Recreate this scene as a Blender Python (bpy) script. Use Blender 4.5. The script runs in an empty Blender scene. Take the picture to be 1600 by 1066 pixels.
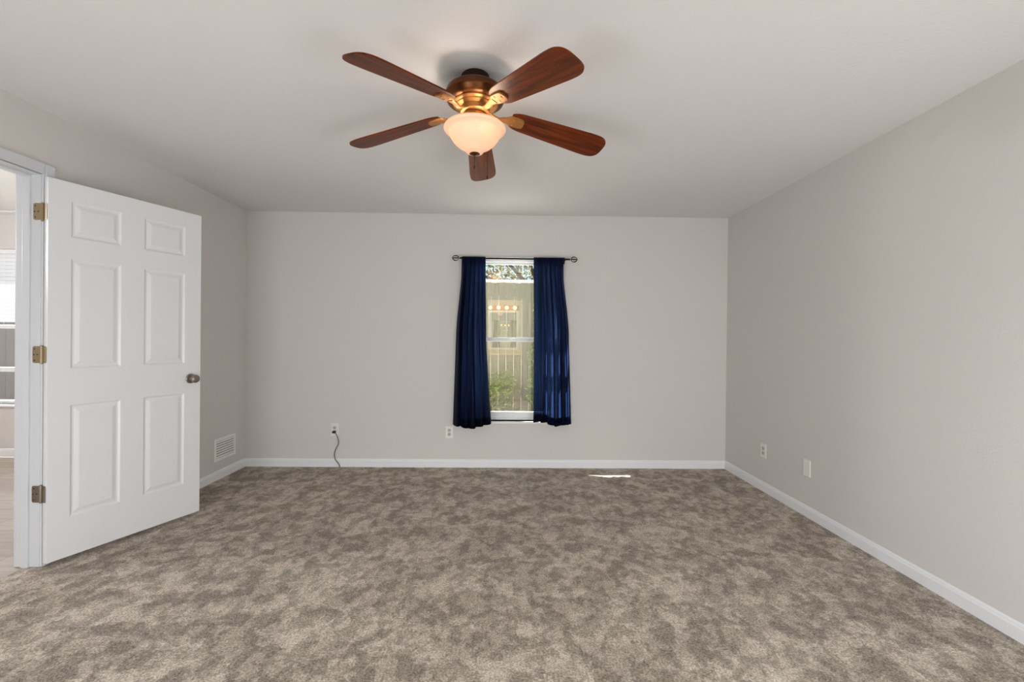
import bpy, bmesh, math, random
from mathutils import Matrix, Vector
random.seed(7)
C = bpy.context.scene.collection
sc = bpy.context.scene
R = math.radians

# ------------------------------------------------------------------ camera
FPX = 698.0
cam_d = bpy.data.cameras.new('camera'); cam = bpy.data.objects.new('camera', cam_d); C.objects.link(cam)
cam_d.sensor_width = 36.0; cam_d.lens = 36.0 * FPX / 1600.0; cam_d.clip_start = 0.02; cam_d.clip_end = 300
yaw, pit, rol = R(1.04), R(-0.23), R(0.59)
def _axes():
    # room vector -> camera (x right, y forward, z up)
    Y = Matrix(((math.cos(yaw), -math.sin(yaw), 0), (math.sin(yaw), math.cos(yaw), 0), (0, 0, 1)))
    P = Matrix(((1, 0, 0), (0, math.cos(pit), math.sin(pit)), (0, -math.sin(pit), math.cos(pit))))
    Q = Matrix(((math.cos(rol), 0, math.sin(rol)), (0, 1, 0), (-math.sin(rol), 0, math.cos(rol))))
    return Q @ P @ Y
A = _axes()
right, fwd, up = A[0], A[1], A[2]
M = Matrix((( right[0], up[0], -fwd[0], 0), (right[1], up[1], -fwd[1], 0), (right[2], up[2], -fwd[2], 1.241), (0, 0, 0, 1)))
cam.matrix_world = M
sc.camera = cam

# ------------------------------------------------------------------ world, sun, exposure
w = bpy.data.worlds.new('sky'); sc.world = w; w.use_nodes = True
nt = w.node_tree; bg = nt.nodes['Background']
sky = nt.nodes.new('ShaderNodeTexSky'); sky.sky_type = 'NISHITA'; sky.sun_disc = False
sky.sun_elevation = R(37); sky.sun_rotation = R(-69); sky.air_density = 1.0; sky.dust_density = 0.6; sky.ozone_density = 1.6
nt.links.new(sky.outputs[0], bg.inputs[0]); bg.inputs[1].default_value = 0.34
def lamp(name, kind, loc, energy, color=(1, 1, 1), **kw):
    d = bpy.data.lights.new(name, kind); d.energy = energy; d.color = color
    for k, v in kw.items(): setattr(d, k, v)
    o = bpy.data.objects.new(name, d); C.objects.link(o); o.location = loc
    return o
def aim(o, d):
    o.rotation_euler = Vector(d).to_track_quat('-Z', 'Y').to_euler()
SUN_DIR = (1.25, -0.476, -1.0)
sun = lamp('sun', 'SUN', (-9, 12, 9), 40.0, (1.0, 0.96, 0.90), angle=R(0.5)); aim(sun, SUN_DIR)
# added fill lamps low on the closed rear wall, either side of the doorway
l1 = lamp('rear_fill_lamp', 'AREA', (1.42, -0.22, 0.62), 44, (0.95, 0.98, 1.0), shape='RECTANGLE', size=1.2, size_y=1.0); aim(l1, (0, 1, 0.05))
l2 = lamp('rear_fill_lamp', 'AREA', (-1.45, -0.22, 0.62), 40, (0.95, 0.98, 1.0), shape='RECTANGLE', size=1.2, size_y=1.0); aim(l2, (0, 1, 0.05))
# added fill lamps brightening the hall room and bathroom, no fixtures modelled
lamp('hall_fill_lamp', 'POINT', (-4.6, 2.3, 1.95), 95, (0.97, 0.98, 1.0), shadow_soft_size=0.12)
lamp('bathroom_fill_lamp', 'AREA', (0.0, -1.5, 2.42), 30, (1.0, 0.95, 0.88), shape='DISK', size=0.4)
sc.view_settings.view_transform = 'Standard'; sc.view_settings.look = 'None'
sc.view_settings.gamma = 1.0; sc.view_settings.exposure = 0.0; sc.view_settings.use_curve_mapping = False
cy = sc.cycles
cy.use_denoising = True; cy.denoiser = 'OPENIMAGEDENOISE'
cy.max_bounces = 14; cy.diffuse_bounces = 7; cy.glossy_bounces = 8; cy.transmission_bounces = 8; cy.transparent_max_bounces = 24
cy.sample_clamp_indirect = 6.0; cy.caustics_reflective = False; cy.caustics_refractive = False

# ------------------------------------------------------------------ dimensions
XL, XR, YB, YR, H = -2.467, 2.171, 4.315, -0.30, 2.44
WT = 0.126                                  # partition thickness
YJ = 2.42                                   # jamb face the door hangs on
DOOR_TOP = 2.075
# ------------------------------------------------------------------ materials
def s2l(c):
    return tuple(((v / 255.0) / 12.92 if v / 255.0 <= 0.04045 else ((v / 255.0 + 0.055) / 1.055) ** 2.4) for v in c) + (1,)
def mat(name, rgb, rough=0.6, metal=0.0, spec=0.5, noise=0.0, nscale=8.0, bump=0.0, bscale=200.0, bdist=0.001, stretch=None, emit=None, estr=0.0, coat=0.0):
    m = bpy.data.materials.new(name); m.use_nodes = True
    n = m.node_tree.nodes; L = m.node_tree.links; b = n['Principled BSDF']
    col = s2l(rgb)
    b.inputs['Base Color'].default_value = col
    b.inputs['Roughness'].default_value = rough; b.inputs['Metallic'].default_value = metal
    b.inputs['Specular IOR Level'].default_value = spec; b.inputs['Coat Weight'].default_value = coat
    tc = n.new('ShaderNodeTexCoord'); mp = n.new('ShaderNodeMapping'); L.new(tc.outputs['Object'], mp.inputs[0])
    if stretch: mp.inputs['Scale'].default_value = stretch
    nz = n.new('ShaderNodeTexNoise'); nz.inputs['Scale'].default_value = nscale; nz.inputs['Detail'].default_value = 5
    L.new(mp.outputs[0], nz.inputs['Vector'])
    mx = n.new('ShaderNodeMix'); mx.data_type = 'RGBA'
    mx.inputs[6].default_value = tuple(c * (1 - noise) for c in col[:3]) + (1,)
    mx.inputs[7].default_value = tuple(min(1, c * (1 + noise)) for c in col[:3]) + (1,)
    L.new(nz.outputs[0], mx.inputs[0]); L.new(mx.outputs[2], b.inputs['Base Color'])
    if bump:
        n2 = n.new('ShaderNodeTexNoise'); n2.inputs['Scale'].default_value = bscale; n2.inputs['Detail'].default_value = 3
        L.new(tc.outputs['Object'], n2.inputs['Vector'])
        bp = n.new('ShaderNodeBump'); bp.inputs['Strength'].default_value = bump; bp.inputs['Distance'].default_value = bdist
        L.new(n2.outputs[0], bp.inputs['Height']); L.new(bp.outputs[0], b.inputs['Normal'])
    if emit:
        b.inputs['Emission Color'].default_value = s2l(emit); b.inputs['Emission Strength'].default_value = estr
    return m
m_wall = mat('wall_paint', (214, 211, 208), 0.85, spec=0.2, noise=0.012, nscale=3, bump=0.25, bscale=120, bdist=0.002)
m_ceil = mat('ceiling_paint', (220, 218, 217), 0.9, spec=0.15, noise=0.01, nscale=3, bump=0.4, bscale=90, bdist=0.003)
m_trim = mat('white_trim_paint', (233, 235, 238), 0.38, noise=0.01)
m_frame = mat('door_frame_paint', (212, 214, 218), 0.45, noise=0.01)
m_door = mat('white_door_paint', (226, 227, 229), 0.42, noise=0.008, bump=0.08, bscale=160, bdist=0.0006, stretch=(6, 6, 1))
m_plastic = mat('white_plastic', (234, 231, 227), 0.35, noise=0.01)
m_slot = mat('dark_recess', (60, 56, 52), 0.8)
m_vinyl = mat('white_vinyl', (238, 240, 242), 0.4, noise=0.01)
m_marble = mat('sill_marble', (240, 238, 234), 0.25, noise=0.05, nscale=14)
m_black = mat('black_iron', (16, 15, 15), 0.55, metal=0.0, spec=0.3)
m_rubber = mat('black_cable_rubber', (28, 26, 25), 0.5)
m_brass = mat('antique_brass', (170, 120, 66), 0.45, metal=0.7, noise=0.18, nscale=18)
m_iron = mat('brass_blade_iron', (148, 102, 54), 0.55, metal=0.6, noise=0.15, nscale=18)
m_brass_dark = mat('dark_bronze', (58, 34, 18), 0.4, metal=0.7, noise=0.15, nscale=14)
m_bronze = mat('aged_bronze', (96, 56, 27), 0.36, metal=0.8, noise=0.2, nscale=14)
m_nickel = mat('satin_nickel', (150, 140, 128), 0.32, metal=0.9, noise=0.1, nscale=60)
m_hinge = mat('hinge_brass', (160, 142, 112), 0.42, metal=0.55, noise=0.12, nscale=80)
m_tan = mat('tan_stucco', (150, 116, 72), 0.9, noise=0.12, nscale=20, bump=0.4, bscale=80, bdist=0.004)
m_hallwall = mat('hall_wall_paint', (214, 210, 207), 0.85, spec=0.2, noise=0.01)
m_wainscot = mat('hall_white_paint', (232, 231, 229), 0.6, noise=0.01)
m_cab = mat('vanity_cabinet_paint', (205, 208, 190), 0.5, noise=0.03)
m_counter = mat('vanity_counter', (226, 208, 176), 0.3, noise=0.06, nscale=30)
m_tile = mat('bathroom_floor_tile', (178, 168, 152), 0.4, noise=0.06)
m_soil = mat('sandy_soil', (176, 158, 130), 0.95, noise=0.25, nscale=4, bump=0.6, bscale=25, bdist=0.02)
m_bark = mat('bark', (92, 78, 66), 0.9, noise=0.3, nscale=12, bump=0.7, bscale=30, bdist=0.02, stretch=(3, 3, 0.6))
m_fence = mat('weathered_fence_wood', (140, 132, 112), 0.85, noise=0.5, nscale=9, stretch=(6, 6, 0.5), bump=0.3, bscale=60, bdist=0.003)
m_fence_far = mat('grey_fence_wood', (92, 86, 88), 0.85, noise=0.3, nscale=10, stretch=(6, 6, 0.5), bump=0.3, bscale=60, bdist=0.003)

def mat_carpet():
    m = bpy.data.materials.new('taupe_carpet_pile'); m.use_nodes = True
    n = m.node_tree.nodes; L = m.node_tree.links; b = n['Principled BSDF']
    b.inputs['Roughness'].default_value = 0.95; b.inputs['Specular IOR Level'].default_value = 0.1
    b.inputs['Sheen Weight'].default_value = 0.15; b.inputs['Sheen Roughness'].default_value = 0.6
    tc = n.new('ShaderNodeTexCoord')
    def noise(scale, detail, dist, rot=0, stretch=(1, 1, 1), rough=0.55):
        mp = n.new('ShaderNodeMapping'); mp.inputs['Rotation'].default_value = (0, 0, rot); mp.inputs['Scale'].default_value = stretch
        L.new(tc.outputs['Object'], mp.inputs[0])
        z = n.new('ShaderNodeTexNoise'); z.inputs['Scale'].default_value = scale; z.inputs['Detail'].default_value = detail
        z.inputs['Distortion'].default_value = dist; z.inputs['Roughness'].default_value = rough
        L.new(mp.outputs[0], z.inputs['Vector']); return z.outputs[0]
    def ramp(src, a, c):
        r = n.new('ShaderNodeMapRange'); r.interpolation_type = 'SMOOTHSTEP'
        r.inputs['From Min'].default_value = a; r.inputs['From Max'].default_value = c
        L.new(src, r.inputs['Value']); return r.outputs[0]
    def math_(op, a, c):
        q = n.new('ShaderNodeMath'); q.operation = op
        for i, v in enumerate((a, c)):
            if isinstance(v, (int, float)): q.inputs[i].default_value = v
            else: L.new(v, q.inputs[i])
        return q.outputs[0]
    p1 = ramp(noise(3.2, 10, 0.5, 0.4, (1, 1.3, 1), 0.68), 0.46, 0.55)     # big brushed patches, their pile shade put in the colour
    p2 = ramp(noise(8.5, 9, 0.3, -0.5, (1.35, 1, 1), 0.68), 0.45, 0.55)  # foot-sized patches, pile shade as colour too
    p3 = ramp(noise(30, 6, 0.1, rough=0.65), 0.38, 0.62)
    grain = ramp(noise(120, 3, 0, rough=0.75), 0.36, 0.64)
    g2 = ramp(noise(330, 1, 0), 0.3, 0.7)
    f = math_('ADD', math_('MULTIPLY', p1, 0.16), math_('MULTIPLY', p2, 0.22))
    f = math_('ADD', f, math_('MULTIPLY', p3, 0.12))
    f = math_('ADD', f, math_('MULTIPLY', grain, 0.34))
    f = math_('ADD', f, math_('MULTIPLY', g2, 0.14))
    cr = n.new('ShaderNodeValToRGB'); L.new(f, cr.inputs[0])
    e = cr.color_ramp.elements
    e[0].position = 0.05; e[0].color = s2l((94, 84, 72))
    e[1].position = 0.98; e[1].color = s2l((246, 234, 218))
    k = e.new(0.5); k.color = s2l((171, 158, 143))
    L.new(cr.outputs[0], b.inputs['Base Color'])
    hgt = math_('ADD', math_('MULTIPLY', grain, 1.0), math_('MULTIPLY', g2, 0.5))
    hgt = math_('ADD', hgt, math_('MULTIPLY', p2, 1.2))
    bp = n.new('ShaderNodeBump'); bp.inputs['Strength'].default_value = 0.55; bp.inputs['Distance'].default_value = 0.004
    L.new(hgt, bp.inputs['Height']); L.new(bp.outputs[0], b.inputs['Normal'])
    return m
m_carpet = mat_carpet()

def mat_wood(name, dark, light, rough=0.35, coat=0.3, sc_=(2.2, 26, 26)):
    m = bpy.data.materials.new(name); m.use_nodes = True
    n = m.node_tree.nodes; L = m.node_tree.links; b = n['Principled BSDF']
    tc = n.new('ShaderNodeTexCoord'); mp = n.new('ShaderNodeMapping'); mp.inputs['Scale'].default_value = sc_
    L.new(tc.outputs['Object'], mp.inputs[0])
    nz = n.new('ShaderNodeTexNoise'); nz.inputs['Scale'].default_value = 1.6; nz.inputs['Detail'].default_value = 6; nz.inputs['Distortion'].default_value = 0.6
    L.new(mp.outputs[0], nz.inputs['Vector'])
    cr = n.new('ShaderNodeValToRGB'); e = cr.color_ramp.elements
    e[0].position = 0.34; e[0].color = s2l(dark); e[1].position = 0.68; e[1].color = s2l(light)
    L.new(nz.outputs[0], cr.inputs[0]); L.new(cr.outputs[0], b.inputs['Base Color'])
    b.inputs['Specular IOR Level'].default_value = 0.3; b.inputs['Specular Tint'].default_value = (1.0, 0.55, 0.2, 1)
    b.inputs['Roughness'].default_value = rough; b.inputs['Coat Weight'].default_value = coat; b.inputs['Coat Roughness'].default_value = 0.15
    return m
m_blade = mat_wood('mahogany_blade', (50, 15, 4), (116, 46, 13), rough=0.42, coat=0.0)
def mat_planks():
    m = bpy.data.materials.new('pale_plank_floor'); m.use_nodes = True
    n = m.node_tree.nodes; L = m.node_tree.links; b = n['Principled BSDF']; b.inputs['Roughness'].default_value = 0.4
    tc = n.new('ShaderNodeTexCoord'); br = n.new('ShaderNodeTexBrick'); L.new(tc.outputs['Object'], br.inputs['Vector'])
    br.inputs['Scale'].default_value = 1.0; br.inputs['Brick Width'].default_value = 1.1; br.inputs['Row Height'].default_value = 0.17
    br.inputs['Mortar Size'].default_value = 0.002
    br.inputs['Color1'].default_value = s2l((184, 170, 157)); br.inputs['Color2'].default_value = s2l((165, 150, 138)); br.inputs['Mortar'].default_value = s2l((130, 112, 98))
    nz = n.new('ShaderNodeTexNoise'); mp = n.new('ShaderNodeMapping'); mp.inputs['Scale'].default_value = (2, 22, 1)
    L.new(tc.outputs['Object'], mp.inputs[0]); L.new(mp.outputs[0], nz.inputs['Vector']); nz.inputs['Scale'].default_value = 1.5; nz.inputs['Detail'].default_value = 5
    mx = n.new('ShaderNodeMix'); mx.data_type = 'RGBA'; mx.blend_type = 'OVERLAY'; mx.inputs[0].default_value = 0.35
    L.new(br.outputs[0], mx.inputs[6]); L.new(nz.outputs[0], mx.inputs[7]); L.new(mx.outputs[2], b.inputs['Base Color'])
    return m
m_plank = mat_planks()

def mat_glass(refl, tint=(0.93, 0.96, 0.94)):
    m = bpy.data.materials.new('window_glass'); m.use_nodes = True
    n = m.node_tree.nodes; L = m.node_tree.links; n.remove(n['Principled BSDF'])
    t = n.new('ShaderNodeBsdfTransparent'); t.inputs[0].default_value = tint + (1,)
    g = n.new('ShaderNodeBsdfGlossy'); g.inputs['Roughness'].default_value = 0.0; g.inputs[0].default_value = (1, 1, 1, 1)
    x = n.new('ShaderNodeMixShader'); x.inputs[0].default_value = refl
    L.new(t.outputs[0], x.inputs[1]); L.new(g.outputs[0], x.inputs[2]); L.new(x.outputs[0], n['Material Output'].inputs[0])
    return m
m_glass = mat_glass(0.2)
def mat_mirror():
    m = mat('mirror_silver', (235, 238, 238), 0.01, metal=1.0); return m
m_mirror = mat_mirror()
def mat_fabric():
    m = bpy.data.materials.new('navy_curtain_cloth'); m.use_nodes = True
    n = m.node_tree.nodes; L = m.node_tree.links; b = n['Principled BSDF']
    tc = n.new('ShaderNodeTexCoord'); wv = n.new('ShaderNodeTexNoise'); mp = n.new('ShaderNodeMapping'); mp.inputs['Scale'].default_value = (140, 140, 9)
    L.new(tc.outputs['Object'], mp.inputs[0]); L.new(mp.outputs[0], wv.inputs['Vector']); wv.inputs['Scale'].default_value = 1.0
    cr = n.new('ShaderNodeValToRGB'); e = cr.color_ramp.elements
    e[0].position = 0.3; e[0].color = s2l((5, 7, 16)); e[1].position = 0.7; e[1].color = s2l((9, 13, 28))
    L.new(wv.outputs[0], cr.inputs[0]); L.new(cr.outputs[0], b.inputs['Base Color'])
    b.inputs['Roughness'].default_value = 0.5; b.inputs['Specular IOR Level'].default_value = 0.12
    tl = n.new('ShaderNodeBsdfTranslucent'); tl.inputs[0].default_value = (0.10, 0.15, 0.29, 1)
    tr = n.new('ShaderNodeBsdfTransparent'); tr.inputs[0].default_value = (0.36, 0.48, 0.80, 1)
    x1 = n.new('ShaderNodeMixShader'); x1.inputs[0].default_value = 0.5
    L.new(b.outputs[0], x1.inputs[1]); L.new(tl.outputs[0], x1.inputs[2])
    x2 = n.new('ShaderNodeMixShader')
    lw = n.new('ShaderNodeLayerWeight'); lw.inputs[0].default_value = 0.5       # light crosses more cloth on the turned sides of a fold
    mr = n.new('ShaderNodeMapRange'); mr.inputs['From Min'].default_value = 0.0; mr.inputs['From Max'].default_value = 0.55
    mr.inputs['To Min'].default_value = 0.34; mr.inputs['To Max'].default_value = 0.0
    L.new(lw.outputs['Facing'], mr.inputs['Value']); L.new(mr.outputs[0], x2.inputs[0])
    L.new(x1.outputs[0], x2.inputs[1]); L.new(tr.outputs[0], x2.inputs[2]); L.new(x2.outputs[0], n['Material Output'].inputs[0])
    return m
m_navy = mat_fabric()
def mat_leaf(name, a, b_):
    m = bpy.data.materials.new(name); m.use_nodes = True
    n = m.node_tree.nodes; L = m.node_tree.links; b = n['Principled BSDF']; b.inputs['Roughness'].default_value = 0.55
    g = n.new('ShaderNodeNewGeometry'); cr = n.new('ShaderNodeValToRGB'); e = cr.color_ramp.elements
    e[0].color = s2l(a); e[1].color = s2l(b_); L.new(g.outputs['Random Per Island'], cr.inputs[0]); L.new(cr.outputs[0], b.inputs['Base Color'])
    tl = n.new('ShaderNodeBsdfTranslucent'); L.new(cr.outputs[0], tl.inputs[0])
    x = n.new('ShaderNodeMixShader'); x.inputs[0].default_value = 0.4
    L.new(b.outputs[0], x.inputs[1]); L.new(tl.outputs[0], x.inputs[2]); L.new(x.outputs[0], n['Material Output'].inputs[0])
    return m
m_leaf = mat_leaf('oak_leaf', (84, 84, 52), (138, 134, 88))
m_leaf2 = mat_leaf('shrub_leaf', (104, 124, 62), (188, 198, 118))
def mat_bowl():
    m = bpy.data.materials.new('frosted_cream_glass'); m.use_nodes = True
    n = m.node_tree.nodes; L = m.node_tree.links; b = n['Principled BSDF']
    b.inputs['Base Color'].default_value = s2l((238, 216, 196)); b.inputs['Roughness'].default_value = 0.3
    b.inputs['Emission Color'].default_value = s2l((255, 222, 195)); b.inputs['Emission Strength'].default_value = 0.30
    tl = n.new('ShaderNodeBsdfTranslucent'); tl.inputs[0].default_value = s2l((232, 206, 182))
    x = n.new('ShaderNodeMixShader'); x.inputs[0].default_value = 0.45
    L.new(b.outputs[0], x.inputs[1]); L.new(tl.outputs[0], x.inputs[2]); L.new(x.outputs[0], n['Material Output'].inputs[0])
    return m
m_bowl = mat_bowl()
m_bulb = mat('lit_vanity_bulb', (255, 214, 150), 0.3, emit=(255, 190, 110), estr=14)

# ------------------------------------------------------------------ mesh helpers
def box(bm, x0, x1, y0, y1, z0, z1, bev=0.0, mtx=None):
    vs = [bm.verts.new((x, y, z)) for x in (x0, x1) for y in (y0, y1) for z in (z0, z1)]
    fs = [(0, 1, 3, 2), (4, 6, 7, 5), (0, 4, 5, 1), (2, 3, 7, 6), (0, 2, 6, 4), (1, 5, 7, 3)]
    F = [bm.faces.new([vs[i] for i in f]) for f in fs]
    if bev:
        es = list({e for f in F for e in f.edges})
        r = bmesh.ops.bevel(bm, geom=es, offset=bev, segments=2, affect='EDGES', profile=0.5)
        vs = list({v for v in vs if v.is_valid} | {v for v in r['verts']})
    if mtx is not None:
        for v in vs: v.co = mtx @ v.co
    return vs
def lathe(bm, prof, n=40, mtx=None, cap=True):
    rings = []
    for r, z in prof:
        rings.append([bm.verts.new((r * math.cos(2 * math.pi * k / n), r * math.sin(2 * math.pi * k / n), z)) for k in range(n)])
    for a, b in zip(rings, rings[1:]):
        for k in range(n):
            bm.faces.new((a[k], a[(k + 1) % n], b[(k + 1) % n], b[k]))
    if cap:
        for rg in (rings[0], rings[-1]):
            bm.faces.new(rg)
    vs = [v for rg in rings for v in rg]
    if mtx is not None:
        for v in vs: v.co = mtx @ v.co
    return vs
def tube(bm, pts, r, n=10, closed=False):
    P = [Vector(p) for p in pts]; m = len(P); rings = []
    up_ = Vector((0.123, 0.31, 0.94)).normalized()
    prev = None
    for i, p in enumerate(P):
        if closed: t = (P[(i + 1) % m] - P[i - 1]).normalized()
        else: t = (P[min(i + 1, m - 1)] - P[max(i - 1, 0)]).normalized()
        u = (up_ if prev is None else prev); u = (u - t * u.dot(t))
        if u.length < 1e-4: u = Vector((1, 0, 0)) - t * t.x
        u.normalize(); prev = u; v = t.cross(u)
        rr = r[i] if isinstance(r, (list, tuple)) else r
        rings.append([bm.verts.new(p + (u * math.cos(2 * math.pi * k / n) + v * math.sin(2 * math.pi * k / n)) * rr) for k in range(n)])
    seq = list(zip(rings, rings[1:])) + ([(rings[-1], rings[0])] if closed else [])
    for a, b in seq:
        for k in range(n):
            bm.faces.new((a[k], a[(k + 1) % n], b[(k + 1) % n], b[k]))
    if not closed:
        bm.faces.new(rings[0][::-1]); bm.faces.new(rings[-1])
def spline(pts, n=8):
    P = [Vector(p) for p in pts]; out = []
    Q = [P[0] * 2 - P[1]] + P + [P[-1] * 2 - P[-2]]
    for i in range(1, len(Q) - 2):
        for k in range(n):
            t = k / n
            out.append(0.5 * ((2 * Q[i]) + (-Q[i - 1] + Q[i + 1]) * t + (2 * Q[i - 1] - 5 * Q[i] + 4 * Q[i + 1] - Q[i + 2]) * t * t + (-Q[i - 1] + 3 * Q[i] - 3 * Q[i + 1] + Q[i + 2]) * t ** 3))
    out.append(P[-1]); return out
def obj(name, bm, m, parent=None, smooth=False, loc=None, rot=None, fix=True):
    if fix: bmesh.ops.recalc_face_normals(bm, faces=bm.faces)
    me = bpy.data.meshes.new(name); bm.to_mesh(me); bm.free(); me.materials.append(m)
    if smooth:
        for p in me.polygons: p.use_smooth = True
        try: me.set_sharp_from_angle(angle=R(38))
        except Exception: pass
    o = bpy.data.objects.new(name, me); C.objects.link(o)
    if parent: o.parent = parent
    if loc is not None: o.location = loc
    if rot is not None: o.rotation_euler = rot
    return o
def tag(o, label, cat, group=None, kind=None):
    o['label'] = label; o['category'] = cat
    if group: o['group'] = group
    if kind: o['kind'] = kind
    return o
def thing(name, label, cat, loc=(0, 0, 0), rotz=0, group=None, kind=None):
    o = bpy.data.objects.new(name, None); C.objects.link(o); o.location = loc; o.rotation_euler = (0, 0, rotz)
    o.empty_display_size = 0.1
    return tag(o, label, cat, group, kind)
def copy_tree(o, parent=None):
    c = o.copy(); C.objects.link(c); c.parent = parent
    for ch in list(o.children): copy_tree(ch, c)
    return c
def struct(name, bm, m, label, cat, **k):
    return tag(obj(name, bm, m, **k), label, cat, kind='structure')
def new(): return bmesh.new()

# ------------------------------------------------------------------ setting: bedroom shell
WX0, WX1, WZ0, WZ1 = -0.355, 0.545, 0.447, 2.03       # window opening
def wall_hole(bm, a0, a1, t0, t1, holes, axis, z0=0.0, z1=H):
    """wall along x (axis 0) or y (axis 1); holes (a0,a1,z0,z1) sorted along a"""
    def bb(p0, p1, q0, q1):
        if p1 - p0 < 1e-5 or q1 - q0 < 1e-5: return
        if axis == 0: box(bm, p0, p1, t0, t1, q0, q1)
        else: box(bm, t0, t1, p0, p1, q0, q1)
    x = a0
    for (h0, h1, k0, k1) in holes:
        bb(x, h0, z0, z1); bb(h0, h1, z0, k0); bb(h0, h1, k1, z1); x = h1
    bb(x, a1, z0, z1)
bm = new(); box(bm, -2.535, XR + 0.0, -0.42, YB, -0.03, 0.0)
struct('floor', bm, m_carpet, 'taupe cut pile carpet with brushed pile shade coloured in as lighter and darker patches', 'carpet')
bm = new(); box(bm, XL - WT, XR + 0.12, YR - 0.12, YB + 0.2, H, H + 0.12)
struct('ceiling', bm, m_ceil, 'flat pale grey white bedroom ceiling around the fan', 'ceiling')
bm = new(); wall_hole(bm, XL - WT, XR + 0.12, YB, YB + 0.2, [(WX0, WX1, WZ0, WZ1)], 0)
struct('wall_back', bm, m_wall, 'greige painted wall facing the camera, holding the curtained window', 'wall')
DZ = DOOR_TOP + 0.013
bm = new(); wall_hole(bm, YR, YB, XL - WT, XL, [(YJ - 0.845, YJ + 0.019, 0, DZ + 0.019)], 1)
struct('wall_left', bm, m_wall, 'greige painted wall with the open doorway at the left', 'wall')
bm = new(); box(bm, XR, XR + 0.12, YR, YB, 0, H)
struct('wall_right', bm, m_wall, 'long plain greige wall running along the right side', 'wall')
BX0, BX1 = -0.37, 0.39                               # bathroom doorway behind the camera
bm = new(); wall_hole(bm, XL - WT, XR + 0.12, YR - 0.12, YR, [(BX0, BX1, 0, 2.06)], 0)
struct('wall_rear', bm, m_wall, 'greige wall behind the camera, mirrored in the window glass', 'wall')

def baseboard(name, a, b, nrm, label, h=0.078, mm=None):
    """profiled board from a to b, standing out of the wall along nrm"""
    bm = new(); a = Vector(a + (0,)); b = Vector(b + (0,)); nv = Vector(nrm + (0,))
    prof = [(0, 0), (0.013, 0), (0.013, h * 0.72), (0.010, h * 0.80), (0.009, h * 0.9), (0.004, h), (0, h)]
    r0 = [bm.verts.new(a + nv * d + Vector((0, 0, z))) for d, z in prof]
    r1 = [bm.verts.new(b + nv * d + Vector((0, 0, z))) for d, z in prof]
    for k in range(len(prof)):
        bm.faces.new((r0[k], r0[(k + 1) % len(prof)], r1[(k + 1) % len(prof)], r1[k]))
    bm.faces.new(r0); bm.faces.new(r1)
    return struct(name, bm, mm or m_trim, label, 'baseboard')
baseboard('baseboard_back', (XL, YB), (XR, YB), (0, -1), 'white baseboard along the wall under the curtained window')
baseboard('baseboard_right', (XR, YB - 0.013), (XR, YR), (-1, 0), 'white baseboard along the long right wall')
baseboard('baseboard_left', (XL, YB - 0.013), (XL, YJ + 0.075), (1, 0), 'white baseboard under the wall vent behind the door')
baseboard('baseboard_near_left', (XL, YJ - 0.845 - 0.06), (XL, YR), (1, 0), 'white baseboard on the left wall before the doorway')

# door frame: jambs, stops and casing
def casing_profile(bm, path_fn, wd=0.058):
    pass
bm = new()
x0, x1 = XL - WT - 0.001, XL + 0.001
box(bm, x0, x1, YJ, YJ + 0.019, 0, DZ + 0.019, 0.0015)                     # hinge jamb
box(bm, x0, x1, YJ - 0.845, YJ - 0.826, 0, DZ + 0.019, 0.0015)             # latch jamb
box(bm, x0, x1, YJ - 0.826, YJ, DZ, DZ + 0.019, 0.0015)                    # head jamb
sx0, sx1 = XL - 0.085, XL - 0.048
box(bm, sx0, sx1, YJ - 0.011, YJ, 0, DZ, 0.002)
box(bm, sx0, sx1, YJ - 0.826, YJ - 0.815, 0, DZ, 0.002)
box(bm, sx0, sx1, YJ - 0.815, YJ - 0.011, DZ - 0.011, DZ, 0.002)
struct('trim_1', bm, m_frame, 'white painted door jamb and stop lining the left doorway', 'door frame')
def casing(name, xf, sgn, y0, y1, zt, label, axis=1, wd=0.058):
    bm = new()
    def pl(a0, a1, z0, z1):
        for d, ins in ((0.010, 0.0), (0.016, 0.010)):
            # stepped moulding: a low board and a thicker outer band
            aa0, aa1 = a0, a1
            if axis == 1:
                X0, X1 = sorted((xf, xf + sgn * d)); box(bm, X0, X1, aa0 + ins, aa1 - ins * 0.2, z0, z1 - ins * 0.2, 0.0015)
            else:
                Y0, Y1 = sorted((xf, xf + sgn * d)); box(bm, aa0 + ins, aa1 - ins * 0.2, Y0, Y1, z0, z1 - ins * 0.2, 0.0015)
    pl(y1 + 0.005, y1 + 0.005 + wd, 0, zt + 0.005 + wd)
    pl(y0 - 0.005 - wd, y0 - 0.005, 0, zt + 0.005 + wd)
    pl(y0 - 0.005, y1 + 0.005, zt + 0.005, zt + 0.005 + wd)
    return struct(name, bm, m_frame, label, 'door frame')
casing('trim_2', XL, 1, YJ - 0.826, YJ, DZ, 'white casing around the left doorway on the bedroom side')
casing('trim_3', XL - WT, -1, YJ - 0.826, YJ, DZ, 'white casing around the left doorway on the hall side')

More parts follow.
